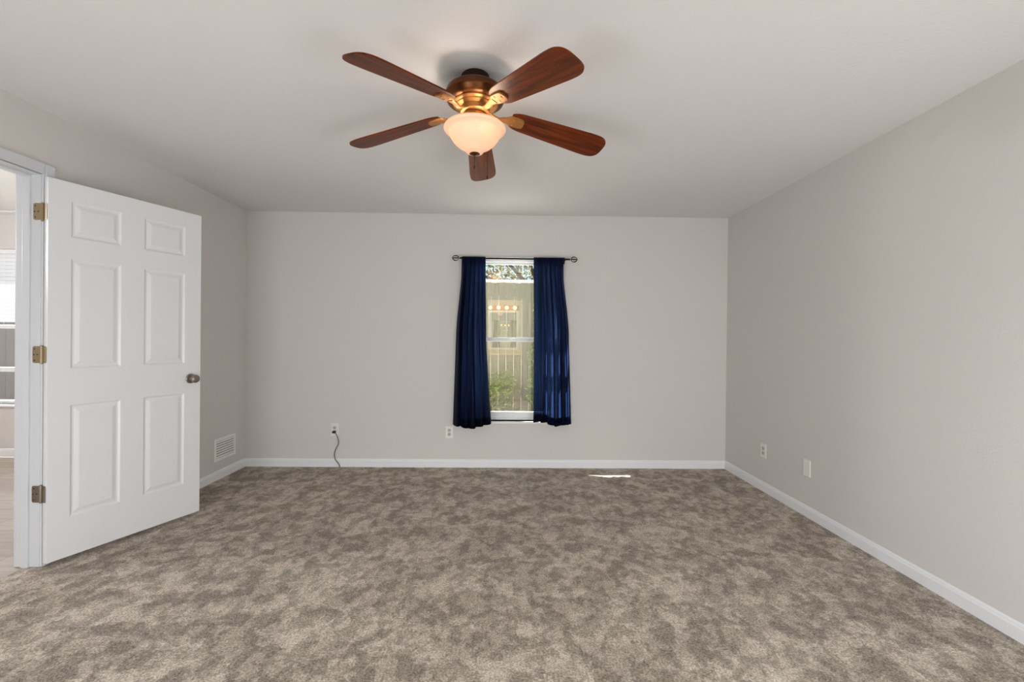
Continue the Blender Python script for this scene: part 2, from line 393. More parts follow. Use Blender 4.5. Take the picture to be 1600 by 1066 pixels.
# ------------------------------------------------------------------ six panel door
TH = R(22.3); DW, DH, DT = 0.80, 2.052, 0.035
door = thing('door_1', 'white six panel interior door standing wide open at the left', 'door', (XL + 0.052, YJ - 0.012, DOOR_TOP - DH), math.pi / 2 - TH, kind='structure')
cols = [(0.096, 0.330), (0.452, 0.695)]
rows = [(DH - 1.835, DH - 1.22), (DH - 1.02, DH - 0.415), (DH - 0.30, DH - 0.10)]
def door_face(bm, y, s):
    xs = [0, cols[0][0], cols[0][1], cols[1][0], cols[1][1], DW]
    zs = [0, rows[0][0], rows[0][1], rows[1][0], rows[1][1], rows[2][0], rows[2][1], DH]
    for i in range(5):
        for j in range(7):
            q = (xs[i], xs[i + 1], zs[j], zs[j + 1])
            if i in (1, 3) and j in (1, 3, 5):
                rings = []
                for ins, d in ((0, 0), (0.006, 0.0045), (0.010, 0.0075), (0.018, 0.0075), (0.038, 0.0012), (0.042, 0.0008)):
                    a0, a1, b0, b1 = q[0] + ins, q[1] - ins, q[2] + ins, q[3] - ins
                    rings.append([bm.verts.new(p) for p in ((a0, y + s * d, b0), (a1, y + s * d, b0), (a1, y + s * d, b1), (a0, y + s * d, b1))])
                for a, b in zip(rings, rings[1:]):
                    for k in range(4): bm.faces.new((a[k], a[(k + 1) % 4], b[(k + 1) % 4], b[k]))
                bm.faces.new(rings[-1])
            else:
                bm.faces.new([bm.verts.new(p) for p in ((q[0], y, q[2]), (q[1], y, q[2]), (q[1], y, q[3]), (q[0], y, q[3]))])
bm = new(); door_face(bm, 0, 1); door_face(bm, DT, -1)
for p in (((0, 0, 0), (0, DT, 0), (0, DT, DH), (0, 0, DH)), ((DW, 0, 0), (DW, DT, 0), (DW, DT, DH), (DW, 0, DH)), ((0, 0, 0), (DW, 0, 0), (DW, DT, 0), (0, DT, 0)), ((0, 0, DH), (DW, 0, DH), (DW, DT, DH), (0, DT, DH))):
    bm.faces.new([bm.verts.new(v) for v in p])
bmesh.ops.remove_doubles(bm, verts=bm.verts, dist=0.00005)
obj('door_slab', bm, m_door, door)
HZ = [1.870, 1.110, 0.367]
ca, sa = math.cos(math.pi / 2 - TH), math.sin(math.pi / 2 - TH)
for i, hz in enumerate(HZ):
    hm = m_hinge if i < 2 else m_nickel
    # origin at the pin, axes of the room
    h = 0.089
    bm = new()
    lathe(bm, [(0.001, -h / 2 - 0.006), (0.0055, -h / 2 - 0.004), (0.0055, -h / 2), (0.007, -h / 2), (0.007, h / 2), (0.0055, h / 2), (0.0055, h / 2 + 0.003), (0.001, h / 2 + 0.005)], 14)
    for kz in (-h / 10 * 3, -h / 10, h / 10, h / 10 * 3):
        lathe(bm, [(0.0072, kz - 0.0008), (0.0072, kz + 0.0008)], 14)
    def leaf(bm, L_, W0, mt):
        r = 0.008; pts = [(W0, -h / 2), (L_ - r, -h / 2), (L_ - 0.002, -h / 2 + 0.003), (L_, -h / 2 + r), (L_, h / 2 - r), (L_ - 0.002, h / 2 - 0.003), (L_ - r, h / 2), (W0, h / 2)]
        a = [bm.verts.new(mt @ Vector((p[0], 0, p[1]))) for p in pts]; b = [bm.verts.new(mt @ Vector((p[0], 0.0022, p[1]))) for p in pts]
        bm.faces.new(a); bm.faces.new(b[::-1])
        for k in range(len(pts)): bm.faces.new((a[k], a[(k + 1) % len(pts)], b[(k + 1) % len(pts)], b[k]))
    pinY = -0.0  # pin is in the jamb plane
    mt1 = Matrix.Translation((0, -0.0026, 0)) @ Matrix.Rotation(math.pi, 4, 'Z') @ Matrix.Translation((0, -0.0022, 0))
    leaf(bm, 0.044, 0.002, mt1)
    # leaf on the door edge: direction along minus door-local y, just outside local x=0
    d_ = Vector((sa, -ca, 0)); n_ = Vector((-ca, -sa, 0))       # n_ points away from the slab
    off = n_ * -0.0028
    ang = math.atan2(d_.y, d_.x)
    mt2 = Matrix.Translation(off) @ Matrix.Rotation(ang, 4, 'Z')
    leaf(bm, 0.037, 0.004, mt2)
    hg = obj('hinge', bm, hm, door, loc=(-0.0052, 0.0444, hz), rot=(0, 0, -(math.pi / 2 - TH)))
    hg['label'] = ('brass hinge' if i < 2 else 'grey nickel hinge')
    for sxp, szp in ((-0.033, 0.030), (-0.037, 0.0), (-0.033, -0.030), (-0.018, 0.0)):
        bm = new(); lathe(bm, [(0.0034, 0), (0.0034, 0.0012), (0.0012, 0.0006)], 10, Matrix.Translation((sxp, -0.0026, szp)) @ Matrix.Rotation(math.pi / 2, 4, 'X'))
        obj('screw', bm, m_slot, hg)
# knob on both faces
bm = new()
prof = [(0.002, 0), (0.033, 0.0), (0.033, 0.004), (0.029, 0.009), (0.015, 0.011), (0.0115, 0.016), (0.0115, 0.026), (0.016, 0.031), (0.025, 0.038), (0.0275, 0.047), (0.026, 0.056), (0.020, 0.061), (0.010, 0.062), (0.0095, 0.060), (0.002, 0.060)]
lathe(bm, prof, 32, Matrix.Translation((0.735, 0.0, 0.927)) @ Matrix.Rotation(math.pi / 2, 4, 'X'))
kn = obj('door_handle', bm, m_nickel, door, smooth=True); kn['label'] = 'round dark nickel door knob'
bm = new(); lathe(bm, prof, 32, Matrix.Translation((0.735, DT, 0.927)) @ Matrix.Rotation(-math.pi / 2, 4, 'X'))
obj('door_handle', bm, m_nickel, door, smooth=True)
bm = new(); box(bm, DW - 0.0004, DW + 0.001, 0.005, 0.030, 0.927 - 0.028, 0.927 + 0.028); obj('latch_plate', bm, m_nickel, door)

# ------------------------------------------------------------------ window
GY = YB + 0.115
win = thing('window_1', 'white single hung window between the navy curtains', 'window', ((WX0 + WX1) / 2, YB + 0.11, WZ0), kind='structure')
ox, oy, oz = (WX0 + WX1) / 2, YB + 0.11, WZ0
W2 = (WX1 - WX0) / 2; WH = WZ1 - WZ0; RZ = 1.222 - WZ0
def frame_rect(bm, x0, x1, z0, z1, t, y0, y1, b=0.002):
    box(bm, x0, x0 + t, y0, y1, z0, z1, b); box(bm, x1 - t, x1, y0, y1, z0, z1, b)
    box(bm, x0 + t, x1 - t, y0, y1, z0, z0 + t, b); box(bm, x0 + t, x1 - t, y0, y1, z1 - t, z1, b)
bm = new(); frame_rect(bm, -W2, W2, 0, WH, 0.028, -0.03, 0.05); obj('window_frame', bm, m_vinyl, win)
bm = new(); frame_rect(bm, -W2 + 0.028, W2 - 0.028, RZ - 0.005, WH - 0.028, 0.022, 0.012, 0.035); us = obj('upper_sash', bm, m_vinyl, win)
bm = new()
box(bm, -W2 + 0.028, -W2 + 0.058, -0.02, 0.008, 0.028, RZ + 0.035, 0.002); box(bm, W2 - 0.058, W2 - 0.028, -0.02, 0.008, 0.028, RZ + 0.035, 0.002)
box(bm, -W2 + 0.058, W2 - 0.058, -0.02, 0.008, RZ - 0.004, RZ + 0.035, 0.003); box(bm, -W2 + 0.058, W2 - 0.058, -0.024, 0.008, 0.028, 0.078, 0.003)
ls = obj('lower_sash', bm, m_vinyl, win)
bm = new(); box(bm, -W2 + 0.05, W2 - 0.05, 0.022, 0.025, RZ + 0.017, WH - 0.05); obj('pane', bm, m_glass, us)
bm = new(); box(bm, -W2 + 0.058, W2 - 0.058, -0.007, -0.004, 0.078, RZ - 0.004); obj('pane', bm, m_glass, ls)
bm = new(); box(bm, -0.02, 0.02, -0.034, -0.02, RZ + 0.012, RZ + 0.028, 0.002); obj('sash_lock', bm, m_vinyl, ls)
bm = new(); box(bm, WX0 - 0.03, WX1 + 0.03, YB - 0.022, YB, WZ0 - 0.022, WZ0, 0.004); box(bm, WX0, WX1, YB, YB + 0.08, WZ0 - 0.02, WZ0, 0.001)
struct('trim_4', bm, m_marble, 'bright white marble sill under the curtained window', 'window sill')
bm = new(); box(bm, WX0 - 0.05, WX1 + 0.05, YB + 0.16, YB + 0.27, WZ0 - 0.03, WZ0 + 0.055, 0.006)
struct('trim_5', bm, m_tan, 'tan outside ledge seen through the bottom of the curtained window', 'ledge')

# ------------------------------------------------------------------ curtains and rod
RY, RZh = YB - 0.080, 2.004
rod = thing('curtain_rod', 'thin black curtain rod with open cage finials over the window', 'curtain rod', (0.097, RY, RZh))
bm = new(); tube(bm, [(-0.515, 0, 0), (0.515, 0, 0)], 0.0080, 12); obj('rod', bm, m_black, rod, smooth=True)
for s in (-1, 1):
    bm = new(); cx_ = s * 0.561
    lathe(bm, [(0.0085, 0), (0.0085, 0.008), (0.004, 0.014)], 12, Matrix.Translation((s * 0.512, 0, 0)) @ Matrix.Rotation(s * math.pi / 2, 4, 'Y'))
    for k in range(3):
        a = math.pi * k / 3 + 0.3
        pts = [(cx_ + 0.029 * math.cos(t), 0.027 * math.sin(t) * math.cos(a), 0.027 * math.sin(t) * math.sin(a)) for t in [2 * math.pi * q / 24 for q in range(24)]]
        tube(bm, pts, 0.0028, 6, closed=True)
    lathe(bm, [(0.001, 0), (0.005, 0.002), (0.005, 0.006), (0.001, 0.009)], 10, Matrix.Translation((s * 0.586, 0, 0)) @ Matrix.Rotation(s * math.pi / 2, 4, 'Y'))
    obj('finial', bm, m_black, rod, smooth=True)
for s in (-1, 1):
    bm = new(); xb = s * 0.475
    box(bm, xb - 0.009, xb + 0.009, 0.076, 0.0795, -0.03, 0.03, 0.001)
    tube(bm, [(xb, 0.076, -0.012), (xb, 0.02, -0.0135), (xb, 0.003, -0.0118)], 0.004, 8)
    tube(bm, spline([(xb, 0.011, -0.002), (xb, 0.006, -0.010), (xb, 0, -0.0118), (xb, -0.006, -0.010), (xb, -0.011, -0.002)], 4), 0.003, 8)
    obj('bracket', bm, m_black, rod)

def curtain(name, label, top, mid, bot, zb, folds, seed, amp_b, outer):
    """sheet gathered on the rod. top/mid/bot = (x0,x1); zb = bottom height function of u"""
    rnd = random.Random(seed)
    root = thing(name, label, 'curtain', ((bot[0] + bot[1]) / 2, RY, 0.44), group='navy curtain panels')
    ox_, oz_ = root.location.x, root.location.z
    NU, NV = 150, 70
    ph = [rnd.uniform(0, 6.28) for _ in range(6)]
    ztop = RZh + 0.013
    def pt(u, v, side=1):
        # v 0 top .. 1 bottom
        k = v
        if k < 0.5: t = k / 0.5; t = t * t * (3 - 2 * t); x0 = top[0] + (mid[0] - top[0]) * t; x1 = top[1] + (mid[1] - top[1]) * t
        else: t = (k - 0.5) / 0.5; x0 = mid[0] + (bot[0] - mid[0]) * t; x1 = mid[1] + (bot[1] - mid[1]) * t
        z = ztop + (zb(u) - ztop) * v
        w1 = 0.5 * math.sin(2 * math.pi * folds * u + ph[0] + 0.6 * math.sin(3 * v + ph[1]))
        w2 = 0.32 * math.sin(2 * math.pi * folds * 0.53 * u + ph[2] + 0.9 * v)
        w3 = 0.30 * math.sin(2 * math.pi * folds * 2.3 * u + ph[3]) * max(0.0, 1 - v * 1.3)
        am = 0.016 + (amp_b - 0.016) * (v ** 0.8)
        if v < 0.045: am = 0.011
        y = am * (w1 + w2 + w3)
        xx = x0 + (x1 - x0) * u + 0.012 * v * math.sin(2 * math.pi * folds * u + ph[4])
        if abs(z - RZh) < 0.024: y = y * 0.35 + side * 0.0
        # the outer edge turns back towards the wall
        e = max(0.0, min(1.0, ((u if outer > 0 else 1 - u) - 0.90) / 0.10)); e = e * e * (3 - 2 * e)
        y = y * (1 - e) + e * (0.068 * min(1.0, max(0.0, (v - 0.03) / 0.10)))
        return x0, x1, xx, y, z
    def sheet(v0, v1, nv, yoff, clampy=False):
        bm = new(); g = []
        for j in range(nv + 1):
            row = []
            for i in range(NU + 1):
                u = i / NU; _, _, x, y, z = pt(u, v0 + (v1 - v0) * j / nv)
                row.append(bm.verts.new((x - ox_, y + yoff, z - oz_)))
            g.append(row)
        for j in range(nv):
            for i in range(NU): bm.faces.new((g[j][i], g[j][i + 1], g[j + 1][i + 1], g[j + 1][i]))
        return bm
    o = obj('panel', sheet(0.0, 1.0, NV, -0.012), m_navy, root, smooth=True, fix=False)
    md = o.modifiers.new('cloth', 'SOLIDIFY'); md.thickness = 0.0012; md.offset = 0
    # pocket round the rod: a second layer behind it, and a header hem
    o2 = obj('rod_pocket', sheet(0.0, 0.045, 6, 0.013), m_navy, root, smooth=True, fix=False)
    md = o2.modifiers.new('cloth', 'SOLIDIFY'); md.thickness = 0.0012; md.offset = 0
    o3 = obj('hem', sheet(0.952, 0.9995, 6, -0.0095), m_navy, root, smooth=True, fix=False)
    md = o3.modifiers.new('cloth', 'SOLIDIFY'); md.thickness = 0.0012; md.offset = 0
    return root
def zbL(u):   # left curtain bottom
    return 0.415 - 0.02 * (0.5 + 0.5 * math.tanh((u - 0.24) * 30)) + (0.05 * max(0, (u - 0.55) / 0.45))
def zbR(u):
    return 0.452 - 0.027 * (0.5 + 0.5 * math.tanh((u - 0.42) * 14)) + 0.006 * math.sin(9 * u)
curtain('curtain', 'navy curtain panel on the left half of the rod', (-0.405, -0.180), (-0.455, -0.165), (-0.472, -0.105), zbL, 5.0, 3, 0.040, -1)
curtain('curtain', 'navy curtain panel on the right half of the rod', (0.275, 0.558), (0.285, 0.625), (0.288, 0.655), zbR, 5.5, 11, 0.036, 1)

# ------------------------------------------------------------------ wall plates, vent, cord
def plate(name, label, cat, loc, rotz, kind_, group=None):
    t = thing(name, label, cat, loc, rotz, group)     # local: face towards -y, plate centred
    bm = new(); box(bm, -0.0365, 0.0365, -0.006, 0, -0.059, 0.059, 0.003); p = obj('cover_plate', bm, m_plastic, t)
    if kind_ == 'duplex':
        for z in (0.0195, -0.0195):
            bm = new()
            lathe(bm, [(0.0165, 0), (0.0165, 0.0025), (0.015, 0.0035)], 24, Matrix.Translation((0, -0.0058, z)) @ Matrix.Rotation(math.pi / 2, 4, 'X'))
            q = obj('receptacle', bm, m_receptacle, t)
            bm = new(); box(bm, -0.0075, -0.0050, -0.0098, -0.0090, z - 0.002, z + 0.007); box(bm, 0.0050, 0.0075, -0.0098, -0.0090, z - 0.002, z + 0.007); box(bm, -0.0025, 0.0025, -0.0098, -0.0090, z - 0.011, z - 0.006)
            obj('slots', bm, m_slot, q)
        zs = (0.0,)
    else: zs = (0.046, -0.046)
    for z in zs:
        bm = new(); lathe(bm, [(0.003, 0), (0.003, 0.001)], 10, Matrix.Translation((0, -0.006, z)) @ Matrix.Rotation(math.pi / 2, 4, 'X')); obj('screw', bm, m_plastic, t)
    return t
m_receptacle = mat('receptacle_plastic', (190, 185, 178), 0.4)
plate('wall_outlet', 'white outlet on the far wall with a black cord plugged in', 'outlet', (-1.614, YB, 0.356), 0, 'duplex', 'duplex wall outlets')
plate('wall_outlet', 'white outlet on the far wall beneath the left curtain', 'outlet', (-0.517, YB, 0.338), 0, 'duplex', 'duplex wall outlets')
plate('wall_outlet', 'white duplex outlet on the right wall near the far corner', 'outlet', (XR, 3.672, 0.336), math.pi / 2 * 3, 'duplex', 'duplex wall outlets')
plate('blank_wall_plate', 'blank white cover plate on the right wall nearer the camera', 'wall plate', (XR, 3.141, 0.345), math.pi / 2 * 3, 'blank')
cord = thing('power_cord', 'black power cord hanging from the far wall outlet to the floor', 'cord', (-1.614, YB, 0.0))
bm = new()
box(bm, -0.011, 0.011, -0.034, -0.0095, 0.3365 - 0.011, 0.3365 + 0.011, 0.003); tube(bm, [(0.002, -0.022, 0.3365), (0.018, -0.026, 0.343)], [0.007, 0.005], 8)
tube(bm, [(-0.002, -0.022, 0.3365), (-0.016, -0.024, 0.330)], [0.007, 0.006], 8)
obj('plug', bm, m_rubber, cord)
bm = new()
tube(bm, spline([(0.008, -0.032, 0.337), (0.030, -0.034, 0.31), (0.042, -0.030, 0.27), (0.046, -0.026, 0.235), (0.036, -0.024, 0.205), (0.016, -0.024, 0.165), (0.008, -0.026, 0.12), (0.018, -0.028, 0.075), (0.042, -0.030, 0.045), (0.058, -0.032, 0.022), (0.062, -0.034, 0.006)], 6), 0.0032, 8)
obj('cable', bm, m_rubber, cord, smooth=True)
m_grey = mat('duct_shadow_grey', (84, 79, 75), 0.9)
m_grille = mat('grille_enamel', (240, 238, 235), 0.4)
vent = thing('wall_vent', 'white louvred air return grille low on the left wall', 'vent', (XL, 4.005, 0.257), math.pi / 2)
bm = new()
def vbar(bm, x0, x1, z0, z1): box(bm, x0, x1, -0.008, 0, z0, z1, 0.002)
vbar(bm, -0.150, -0.125, -0.098, 0.098); vbar(bm, 0.125, 0.150, -0.098, 0.098); vbar(bm, -0.125, 0.125, 0.072, 0.098); vbar(bm, -0.125, 0.125, -0.098, -0.072)
obj('frame', bm, m_grille, vent)
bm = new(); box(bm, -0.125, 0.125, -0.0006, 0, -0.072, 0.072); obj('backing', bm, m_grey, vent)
nl = 7
for k in range(nl):
    z = -0.062 + 0.0207 * k
    bm = new(); box(bm, -0.125, 0.125, -0.0072, 0.0072, -0.0009, 0.0009, 0, Matrix.Translation((0, -0.0055, z)) @ Matrix.Rotation(R(58), 4, 'X'))
    obj('louvre', bm, m_grille, vent)

# ------------------------------------------------------------------ ceiling fan
FX, FY = -0.142, 2.045
fan = thing('ceiling_fan', 'bronze ceiling fan with five mahogany blades and a lit bowl', 'ceiling fan', (FX, FY, H))
bm = new(); lathe(bm, [(0.060, 0), (0.064, -0.004), (0.066, -0.03), (0.062, -0.045), (0.040, -0.052), (0.036, -0.07)], 40); cn = obj('canopy', bm, m_brass_dark, fan, smooth=True)
bm = new(); lathe(bm, [(0.040, -0.046), (0.085, -0.050), (0.112, -0.058), (0.130, -0.072), (0.134, -0.080), (0.134, -0.090), (0.139, -0.094), (0.139, -0.100), (0.134, -0.104), (0.128, -0.120), (0.116, -0.128), (0.100, -0.130)], 56)
hs = obj('motor_housing', bm, m_bronze, fan, smooth=True); hs['label'] = 'domed bronze motor housing'
bm = new(); lathe(bm, [(0.100, -0.126), (0.102, -0.132), (0.098, -0.136), (0.088, -0.138), (0.086, -0.143), (0.074, -0.146), (0.066, -0.148), (0.066, -0.170), (0.062, -0.173)], 56)
obj('hub_ring', bm, m_brass, fan, smooth=True)
bm = new(); lathe(bm, [(0.044, -0.170), (0.044, -0.182), (0.055, -0.184), (0.058, -0.188), (0.058, -0.220), (0.064, -0.224), (0.064, -0.232), (0.020, -0.234)], 48)
obj('light_fitter', bm, m_brass, fan, smooth=True)
# bowl: outer and inner skin
bo = [(0.139, -0.238), (0.1415, -0.2435), (0.138, -0.250), (0.124, -0.255), (0.1185, -0.259), (0.116, -0.268), (0.109, -0.284), (0.096, -0.302), (0.078, -0.319), (0.056, -0.332), (0.041, -0.337), (0.036, -0.340), (0.036, -0.344), (0.039, -0.348), (0.034, -0.352), (0.020, -0.353), (0.006, -0.353)]
bi = [(max(r - 0.004, 0.002), z + 0.004) for r, z in bo[::-1]]
bm = new(); lathe(bm, bo + bi + [(0.139, -0.238)], 64, cap=False); bowl = obj('glass_bowl', bm, m_bowl, fan, smooth=True); bowl['label'] = 'glowing frosted cream glass bowl'
bm = new(); lathe(bm, [(0.004, -0.225), (0.004, -0.352)], 10); lathe(bm, [(0.022, -0.3535), (0.024, -0.356), (0.016, -0.359), (0.008, -0.362), (0.002, -0.364)], 24)
obj('finial', bm, m_bronze, fan, smooth=True)
for k in range(3):
    a = R(65 + 120 * k)
    bm = new(); px_, py_ = 0.078 * math.cos(a), 0.078 * math.sin(a)
    lathe(bm, [(0.010, 0), (0.012, -0.012), (0.024, -0.028), (0.026, -0.040), (0.019, -0.055), (0.002, -0.062)], 18, Matrix.Translation((px_, py_, -0.236)))
    m_fb = m_fb if k else mat('fan_bulb_glass', (255, 232, 196), 0.3, emit=(255, 205, 140), estr=3.5)
    obj('bulb', bm, m_fb, fan, smooth=True)
for (cx_, cy_, z0, z1) in ((0.0, -0.006, -0.362, -0.412), (0.058, 0.02, -0.345, -0.450)):
    bm = new(); n_ = int((z0 - z1) / 0.006)
    tube(bm, [(cx_, cy_, z0), (cx_, cy_, z1)], 0.0011, 6)
    for q in range(n_): lathe(bm, [(0.0003, -0.0018), (0.0018, 0), (0.0003, 0.0018)], 6, Matrix.Translation((cx_, cy_, z0 - 0.006 * q)))
    lathe(bm, [(0.0012, 0.004), (0.0035, 0), (0.0035, -0.010), (0.0012, -0.014)], 10, Matrix.Translation((cx_, cy_, z1)))
    obj('pull_chain', bm, m_brass_dark, fan)
# blades
def blade_mesh():
    bm = new(); pts = []
    r0, r1 = 0.172, 0.658
    def hw(x):
        t = (x - r0) / (r1 - r0); return 0.052 + 0.024 * min(1, t * 1.25) ** 0.9
    side = []
    LT = 0.075
    for k in range(0, 31):
        x = r0 + (r1 - LT - r0) * k / 30; h_ = hw(x)
        if k < 4: h_ *= (0.72, 0.86, 0.94, 0.985)[k]
        side.append((x, h_))
    hh = side[-1][1]
    for k in range(1, 16):
        a = math.pi / 2 * k / 16
        side.append((r1 - LT + LT * math.sin(a) ** 0.75, hh * math.cos(a) ** 0.62))
    side.append((r1, 0.004))
    pts = [(x, -h_) for x, h_ in side] + [(x, h_) for x, h_ in side[::-1]]
    t = 0.0032
    A_ = [bm.verts.new((x, y, t)) for x, y in pts]; B_ = [bm.verts.new((x, y, -t)) for x, y in pts]
    bm.faces.new(A_); bm.faces.new(B_[::-1])
    for k in range(len(pts)): bm.faces.new((A_[k], A_[(k + 1) % len(pts)], B_[(k + 1) % len(pts)], B_[k]))
    return bm
def iron_mesh():
    bm = new()
    # S-curved arm
    P = spline([(0.058, 0, -0.004), (0.085, 0, -0.016), (0.112, 0, -0.020), (0.140, 0, -0.011), (0.165, 0, -0.008)], 5)
    ring = []
    for i, p in enumerate(P):
        t = i / (len(P) - 1); w_ = 0.012 + 0.006 * abs(2 * t - 1); h_ = 0.0045
        ring.append([bm.verts.new((p.x, y * w_, p.z + z * h_)) for y, z in ((-1, -0.6), (-0.6, -1), (0.6, -1), (1, -0.6), (1, 0.6), (0.6, 1), (-0.6, 1), (-1, 0.6))])
    for a, b in zip(ring, ring[1:]):
        for k in range(8): bm.faces.new((a[k], a[(k + 1) % 8], b[(k + 1) % 8], b[k]))
    bm.faces.new(ring[0]); bm.faces.new(ring[-1])
    # shield plate under the blade
    out = [(0.150, 0.014), (0.162, 0.026), (0.176, 0.031), (0.200, 0.031), (0.222, 0.029), (0.232, 0.024), (0.236, 0.012)]
    pts = [(x, -y) for x, y in out] + [(x, y) for x, y in out[::-1]]
    A_ = [bm.verts.new((x, y, -0.0034)) for x, y in pts]; B_ = [bm.verts.new((x * 1.0, y * 0.9, -0.0105)) for x, y in pts]
    bm.faces.new(A_); bm.faces.new(B_[::-1])
    for k in range(len(pts)): bm.faces.new((A_[k], A_[(k + 1) % len(pts)], B_[(k + 1) % len(pts)], B_[k]))
    return bm
DRO, PIT = R(8.0), R(-12.5)
FA = 233.1
for k in range(5):
    mtx = Matrix.Translation((0, 0, 2.291 - H)) @ Matrix.Rotation(R(FA + 72 * k), 4, 'Z') @ Matrix.Rotation(DRO, 4, 'Y') @ Matrix.Rotation(PIT, 4, 'X')
    if k == 0:
        b0 = obj('blade', blade_mesh(), m_blade, fan); b0.matrix_local = mtx
        i0 = obj('blade_iron', iron_mesh(), m_iron, b0)
        s0 = []
        for (x, y) in ((0.185, 0.016), (0.185, -0.016), (0.217, 0.0)):
            bm = new(); lathe(bm, [(0.0055, -0.0095), (0.0055, -0.0120), (0.002, -0.0132)], 12, Matrix.Translation((x, y, 0)))
            s0.append(obj('screw', bm, m_brass, b0, smooth=True))
    else:
        b = b0.copy(); C.objects.link(b); b.parent = fan; b.matrix_local = mtx
        for ch in [i0] + s0:
            c = ch.copy(); C.objects.link(c); c.parent = b
# the bulbs of the fan
for k in range(3):
    a = R(65 + 120 * k)
    lamp('fan_bulb_light', 'POINT', (FX + 0.078 * math.cos(a), FY + 0.078 * math.sin(a), H - 0.250), 2.5, (1.0, 0.90, 0.77), shadow_soft_size=0.028)

# ------------------------------------------------------------------ hall room seen through the doorway
HX0, HY0, HY1 = -7.0, -0.6, 4.6
bm = new(); box(bm, HX0, -2.535, HY0, HY1, -0.04, -0.004)
struct('floor_hall', bm, m_plank, 'pale wood plank floor of the room beyond the doorway', 'floor')
bm = new(); box(bm, HX0, XL - WT, HY0, HY1, H + 0.02, H + 0.14)
struct('ceiling_hall', bm, m_wainscot, 'bright white ceiling of the room beyond the doorway', 'ceiling')
HW = (-5.75, -4.35, 0.53, 2.10)
bm = new(); wall_hole(bm, HX0, XL - WT, HY1, HY1 + 0.2, [HW], 0, 0, H + 0.14)
struct('wall_hall_back', bm, m_hallwall, 'pale beige wall holding the blinds window beyond the doorway', 'wall')
bm = new(); box(bm, HX0 - 0.1, HX0, HY0, HY1 + 0.2, 0, H + 0.14); struct('wall_hall_left', bm, m_hallwall, 'far left wall of the room beyond the doorway', 'wall')
bm = new(); box(bm, HX0, XL - WT, HY0 - 0.1, HY0, 0, H + 0.14); struct('wall_hall_front', bm, m_hallwall, 'near wall of the room beyond the doorway', 'wall')
bm = new(); box(bm, XL - WT, XL, YB, HY1, 0, H + 0.14); box(bm, XL - WT, XL, HY0 - 0.1, YR, 0, H + 0.14)
struct('wall_divider', bm, m_hallwall, 'end of the partition between bedroom and hall room', 'wall')
baseboard('baseboard_hall', (HX0, HY1), (XL - WT, HY1), (0, -1), 'white baseboard below the blinds window beyond the doorway', h=0.085)
hw = thing('window_2', 'white framed window beyond the doorway with panes below a blind', 'window', ((HW[0] + HW[1]) / 2, HY1 + 0.09, HW[2]), kind='structure')
hW2, hH = (HW[1] - HW[0]) / 2, HW[3] - HW[2]
bm = new(); frame_rect(bm, -hW2, hW2, 0, hH, 0.03, -0.03, 0.05); obj('window_frame', bm, m_vinyl, hw)
bm = new(); box(bm, -hW2 + 0.03, hW2 - 0.03, -0.02, 0.02, 0.325, 0.37, 0.003); obj('meeting_rail', bm, m_vinyl, hw)
bm = new(); box(bm, -hW2 + 0.03, hW2 - 0.03, -0.001, 0.002, 0.03, hH - 0.03); obj('pane', bm, m_glass, hw)
bm = new(); box(bm, -hW2 - 0.03, hW2 + 0.03, -0.115, -0.03, -0.025, 0.0, 0.003); obj('window_sill', bm, m_vinyl, hw)
bl = thing('window_blind', 'white horizontal blind lowered over the window beyond the doorway', 'blind', ((HW[0] + HW[1]) / 2, HY1 + 0.03, HW[3] - 0.002))
bm = new(); box(bm, -hW2 + 0.01, hW2 - 0.01, -0.025, 0.025, -0.045, 0, 0.003); obj('head_rail', bm, m_vinyl, bl)
slat_bm = new(); box(slat_bm, -hW2 + 0.015, hW2 - 0.015, -0.024, 0.024, -0.0012, 0.0012, 0, Matrix.Rotation(R(62), 4, 'X'))
sl0 = obj('slat', slat_bm, m_vinyl, bl, loc=(0, 0, -0.065))
nsl = 18
for k in range(1, nsl):
    s_ = sl0.copy(); C.objects.link(s_); s_.parent = bl; s_.location = (0, 0, -0.065 - 0.038 * k)
bm = new(); box(bm, -hW2 + 0.015, hW2 - 0.015, -0.022, 0.022, -0.80, -0.765, 0.003); obj('bottom_rail', bm, m_vinyl, bl)
for x in (-0.45, 0.0, 0.45):
    bm = new(); tube(bm, [(x, -0.026, -0.04), (x, -0.026, -0.77)], 0.0012, 5); obj('lift_cord', bm, m_vinyl, bl)

# ------------------------------------------------------------------ bathroom behind the camera (mirrored in the window glass)
QY = -2.66
bm = new(); box(bm, -1.6, 1.6, QY, YR - 0.12, -0.03, -0.002); struct('floor_bathroom', bm, m_tile, 'tiled bathroom floor mirrored in the window glass', 'floor')
bm = new(); box(bm, -1.7, 1.7, QY - 0.1, YR - 0.12, H, H + 0.1); struct('ceiling_bathroom', bm, m_ceil, 'bathroom ceiling mirrored in the window glass', 'ceiling')
bm = new(); box(bm, -1.7, 1.7, QY - 0.1, QY, 0, H); struct('wall_bathroom_back', bm, m_wall, 'bathroom wall behind the vanity, mirrored in the window glass', 'wall')
bm = new(); box(bm, -1.7, -1.6, QY, YR - 0.12, 0, H); struct('wall_bathroom_left', bm, m_wall, 'bathroom side wall to the left of the vanity', 'wall')
bm = new(); box(bm, 1.6, 1.7, QY, YR - 0.12, 0, H); struct('wall_bathroom_right', bm, m_wall, 'bathroom side wall to the right of the vanity', 'wall')
casing('trim_6', YR, 1, BX0, BX1, 2.06, 'white casing of the bathroom doorway mirrored in the glass', axis=0)
vl = thing('vanity_light', 'row of four glowing bulbs over the mirror, reflected in the window', 'light', (-0.04, QY, 2.045))
bm = new(); box(bm, -0.42, 0.42, 0, 0.035, -0.055, 0.055, 0.004); obj('backplate', bm, m_brass, vl)
